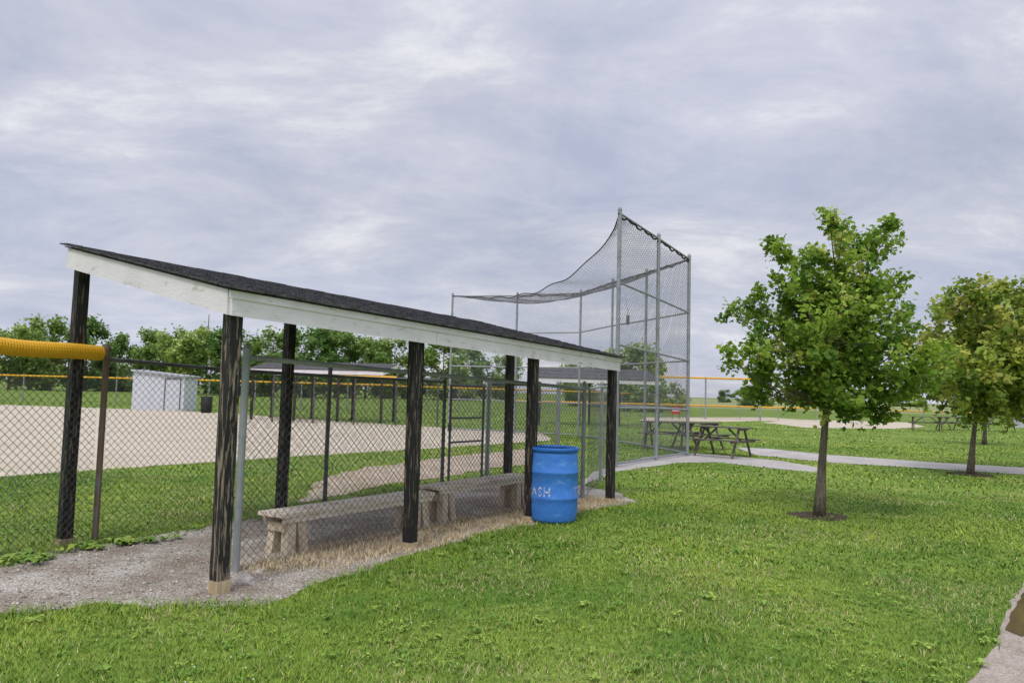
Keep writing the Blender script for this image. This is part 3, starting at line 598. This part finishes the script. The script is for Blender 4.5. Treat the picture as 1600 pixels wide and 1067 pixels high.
q=P(323,560,160); zt_=zat(323,491,160); mb=MB(); mb.path([(q.x,160,0),(q.x,160,zt_)],[.22,.08],5); tag(mb.build('radio_mast',Mt['dsteel'],loc=(q.x,160,0)),'thin radio mast rising above the distant trees','mast')
# ------------------------------------------------------------ shed, bin
a=G(205,640).to_2d(); b=G(286,642).to_2d(); dv=(b-a).normalized(); pv=Vector((-dv.y,dv.x)); Ln=(b-a).length; sh=empty('storage_shed',(a.x,a.y,0),'pale whitish metal shed with low sloping grey roof on the infield edge','shed')
h0=zat(205,580,a.y); h1=zat(290,590,b.y); dp=2.0
mb=MB(); q=lambda t,w_,z:(a.x+dv.x*t+pv.x*w_,a.y+dv.y*t+pv.y*w_,z)
nr=14
for i in range(nr):
    t0=Ln*i/nr; t1=Ln*(i+1)/nr; wv=.0 if i%2 else -.008
    za0=h0+(h1-h0)*i/nr; zb0=h0+(h1-h0)*(i+1)/nr
    mb.hexa([q(t0,wv,0),q(t1-.006,wv,0),q(t1-.006,.1,0),q(t0,.1,0)],[q(t0,wv,za0),q(t1-.006,wv,zb0),q(t1-.006,.1,zb0),q(t0,.1,za0)])
mb.hexa([q(0,.102,0),q(Ln,.102,0),q(Ln,dp,0),q(0,dp,0)],[q(0,.102,h0),q(Ln,.102,h1),q(Ln,dp,h1),q(0,dp,h0)])
mb.build('wall',Mt['shedw'],sh)
mb=MB(); mb.hexa([q(-.12,-.15,h0+.01),q(Ln+.12,-.15,h1+.01),q(Ln+.12,dp+.15,h1+.01),q(-.12,dp+.15,h0+.01)],[q(-.12,-.15,h0+.12),q(Ln+.12,-.15,h1+.12),q(Ln+.12,dp+.15,h1+.12),q(-.12,dp+.15,h0+.12)]); mb.build('roof',Mt['shedr'],sh)
mb=MB()
for t_ in (Ln*.62,Ln*.62+.9): mb.hexa([q(t_,-.05,.05),q(t_+.04,-.05,.05),q(t_+.04,-.015,.05),q(t_,-.015,.05)],[q(t_,-.05,1.9),q(t_+.04,-.05,1.9),q(t_+.04,-.015,1.9),q(t_,-.015,1.9)])
mb.hexa([q(Ln*.62+.05,-.05,1.86),q(Ln*.62+.89,-.05,1.86),q(Ln*.62+.89,-.015,1.86),q(Ln*.62+.05,-.015,1.86)],[q(Ln*.62+.05,-.05,1.9),q(Ln*.62+.89,-.05,1.9),q(Ln*.62+.89,-.015,1.9),q(Ln*.62+.05,-.015,1.9)])
mb.build('door_frame',Mt['dsteel'],sh)
q=G(322,645); mb=MB(); mb.lathe((q.x,q.y,0),[(0,0),(.28,0),(.3,.3),(.32,.6),(.3,.62),(.32,.9),(.3,.92),(.27,.88),(0,.85)],16); tag(mb.build('trash_bin',Mt['dark'],loc=(q.x,q.y,0),smooth=True),'dark round bin beside the pale metal shed','bin')
# ------------------------------------------------------------ far dugouts
a=G(392,655).to_2d(); b=a+Vector((6.2,-.6)); d2=(b-a).normalized()
dugout('small distant dugout across the infield, seen left of the near dugout posts',a,d2,6.3,2.3,2.25,2.62,0,[0,2.1,4.2,6.3],[(0,2.3),(2.1,2.3),(4.2,2.3),(6.3,2.3)])
a=G(842,664).to_2d(); b=G(1028,668).to_2d(); d2=(b-a).normalized(); Ln=(b-a).length
dugout('distant dugout of the neighbouring field seen through the backstop',a,d2,Ln,2.4,2.2,2.75,0,[0,Ln/3,2*Ln/3,Ln],[(0,2.4),(Ln/2,2.4),(Ln,2.4)])
# ------------------------------------------------------------ far fences
def line(a,b,k): a=Vector(a);b=Vector(b); return [a.lerp(b,i/k) for i in range(k+1)]
fence('outfield_fence','long outfield fence with thin yellow cap in front of the distant trees',line((-52,50),(-8,50.5),14),1.85,pr=.04,pitch=.16,wr=.004,cap=(0,14,.06,0))
fence('outfield_fence','outfield fence with yellow cap continuing behind the dugout and backstop',line((-8,50.5),(2.5,60),5)+line((2.5,60),(13,75),5)[1:],1.8,pr=.04,pitch=.18,wr=.004,cap=(0,10,.06,0))
fence('chain_link_fence','chain link fence across the infield with a yellow capped section',line((-10.6,33),(-3.2,32.5),4),2.1,pr=.04,pitch=.14,wr=.0035,cap=(1,3,.06,0),pmat='dsteel',rmat='dsteel')
fence('outfield_fence','low fence with yellow cap on the neighbouring field, right of the backstop',line(P(800,600,57).to_2d(),P(1275,600,57).to_2d(),8),.95,pr=.035,pitch=.16,wr=.004,cap=(0,8,.06,0))
a=P(1030,600,54).to_2d(); b=P(1188,600,54).to_2d(); hh=zat(1100,591,54)
fence('tall_fence','tall yellow topped fence beyond the picnic tables, right of the backstop',[a,a.lerp(b,.46),b],hh,pr=.06,pitch=.2,wr=.004,cap=(0,2,.07,0),tops=[hh,hh,hh])
fence('outfield_fence','low far fence behind the nearest maple trunk',line(P(1290,600,62).to_2d(),P(1600,600,60).to_2d(),6),.9,pr=.05,pitch=.18,wr=.004,cap=(0,6,.05,0))
q=P(1056,641,53); sg=empty('sign',(q.x,q.y,.3),'small red and white sign on the fence behind the backstop','sign')
mb=MB(); mb.box((q.x,q.y,q.z),(.65,.03,.5)); mb.build('board',Mt['red'],sg); mb=MB(); mb.box((q.x,q.y-.022,q.z+.02),(.5,.008,.16)); mb.build('white_band',Mt['signw'],sg)
for s_ in (-.25,.25): mb=MB(); mb.box((q.x+s_,q.y+.04,q.z/2),(.04,.04,q.z)); mb.build('post',Mt['dsteel'],sg)
# ------------------------------------------------------------ picnic tables
def picnic(base,rz,label,Ln=1.5,mat='brown',group=None):
    t=empty('picnic_table',base,label,'picnic table',group); ca,sa=math.cos(rz),math.sin(rz)
    W=lambda x,y,z: Vector((base[0]+x*ca-y*sa,base[1]+x*sa+y*ca,z))
    mb=MB()
    for y in (-.26,-.13,0,.13,.26): mb.beam(W(-Ln/2,y,.8),W(Ln/2,y,.8),.115,.028)
    mb.build('tabletop',Mt[mat],t)
    for sy in (-1,1):
        mb=MB()
        for y in (.56,.68): mb.beam(W(-Ln/2,sy*y,.47),W(Ln/2,sy*y,.47),.105,.028)
        mb.build('bench_seat',Mt[mat],t)
    for x in (-Ln/2+.2,Ln/2-.2):
        for sy in (-1,1):
            mb=MB(); mb.beam(W(x,sy*.16,.784),W(x,sy*.56,0),.035,.055,Vector((ca,sa,0))); mb.build('leg',Mt[mat],t)
        mb=MB(); mb.beam(W(x+.037,-.73,.43),W(x+.037,.73,.43),.03,.05); mb.beam(W(x+.037,-.31,.76),W(x+.037,.31,.76),.03,.045); mb.build('crossbeam',Mt[mat],t)
        mb=MB(); mb.beam(W(x,0,.43),W(x*.3,0,.78),.03,.045); mb.build('brace',Mt[mat],t)
    return t
q=G(1140,716); picnic((q.x,q.y+.65,0),-.75,'brown weathered picnic table on the path right of the backstop',group='picnic tables')
q=G(1106,706); picnic((q.x,q.y+1.2,0),.55,'brown picnic table standing just behind the one on the path',group='picnic tables')
q=G(1052,704); picnic((q.x,q.y+1.0,0),-.4,'brown picnic table seen through the backstop mesh',group='picnic tables')
for px,py,r_,lb in ((1448,673,-.4,'distant picnic table left of the olive maple trunk'),(1488,672,.3,'distant picnic table just left of the olive maple trunk'),(1560,674,-.2,'distant picnic table at the right edge')):
    q=G(px,py); picnic((q.x,q.y,0),r_,lb,Ln=1.8,group='distant picnic tables')
q=G(1588,668); h_=.9; ub=empty('utility_box',(q.x,q.y,0),'small grey utility box at the right edge behind the trees','utility box'); mb=MB(); mb.box((q.x,q.y,h_/2+.05),(.8,.5,h_)); mb.build('cabinet',Mt['shedr'],ub); mb=MB(); mb.box((q.x,q.y,h_+.08),(.88,.58,.05)); mb.build('lid',Mt['steel'],ub); mb=MB(); mb.box((q.x,q.y,.02),(1,.7,.06)); mb.build('plinth',Mt['concrete'],ub)
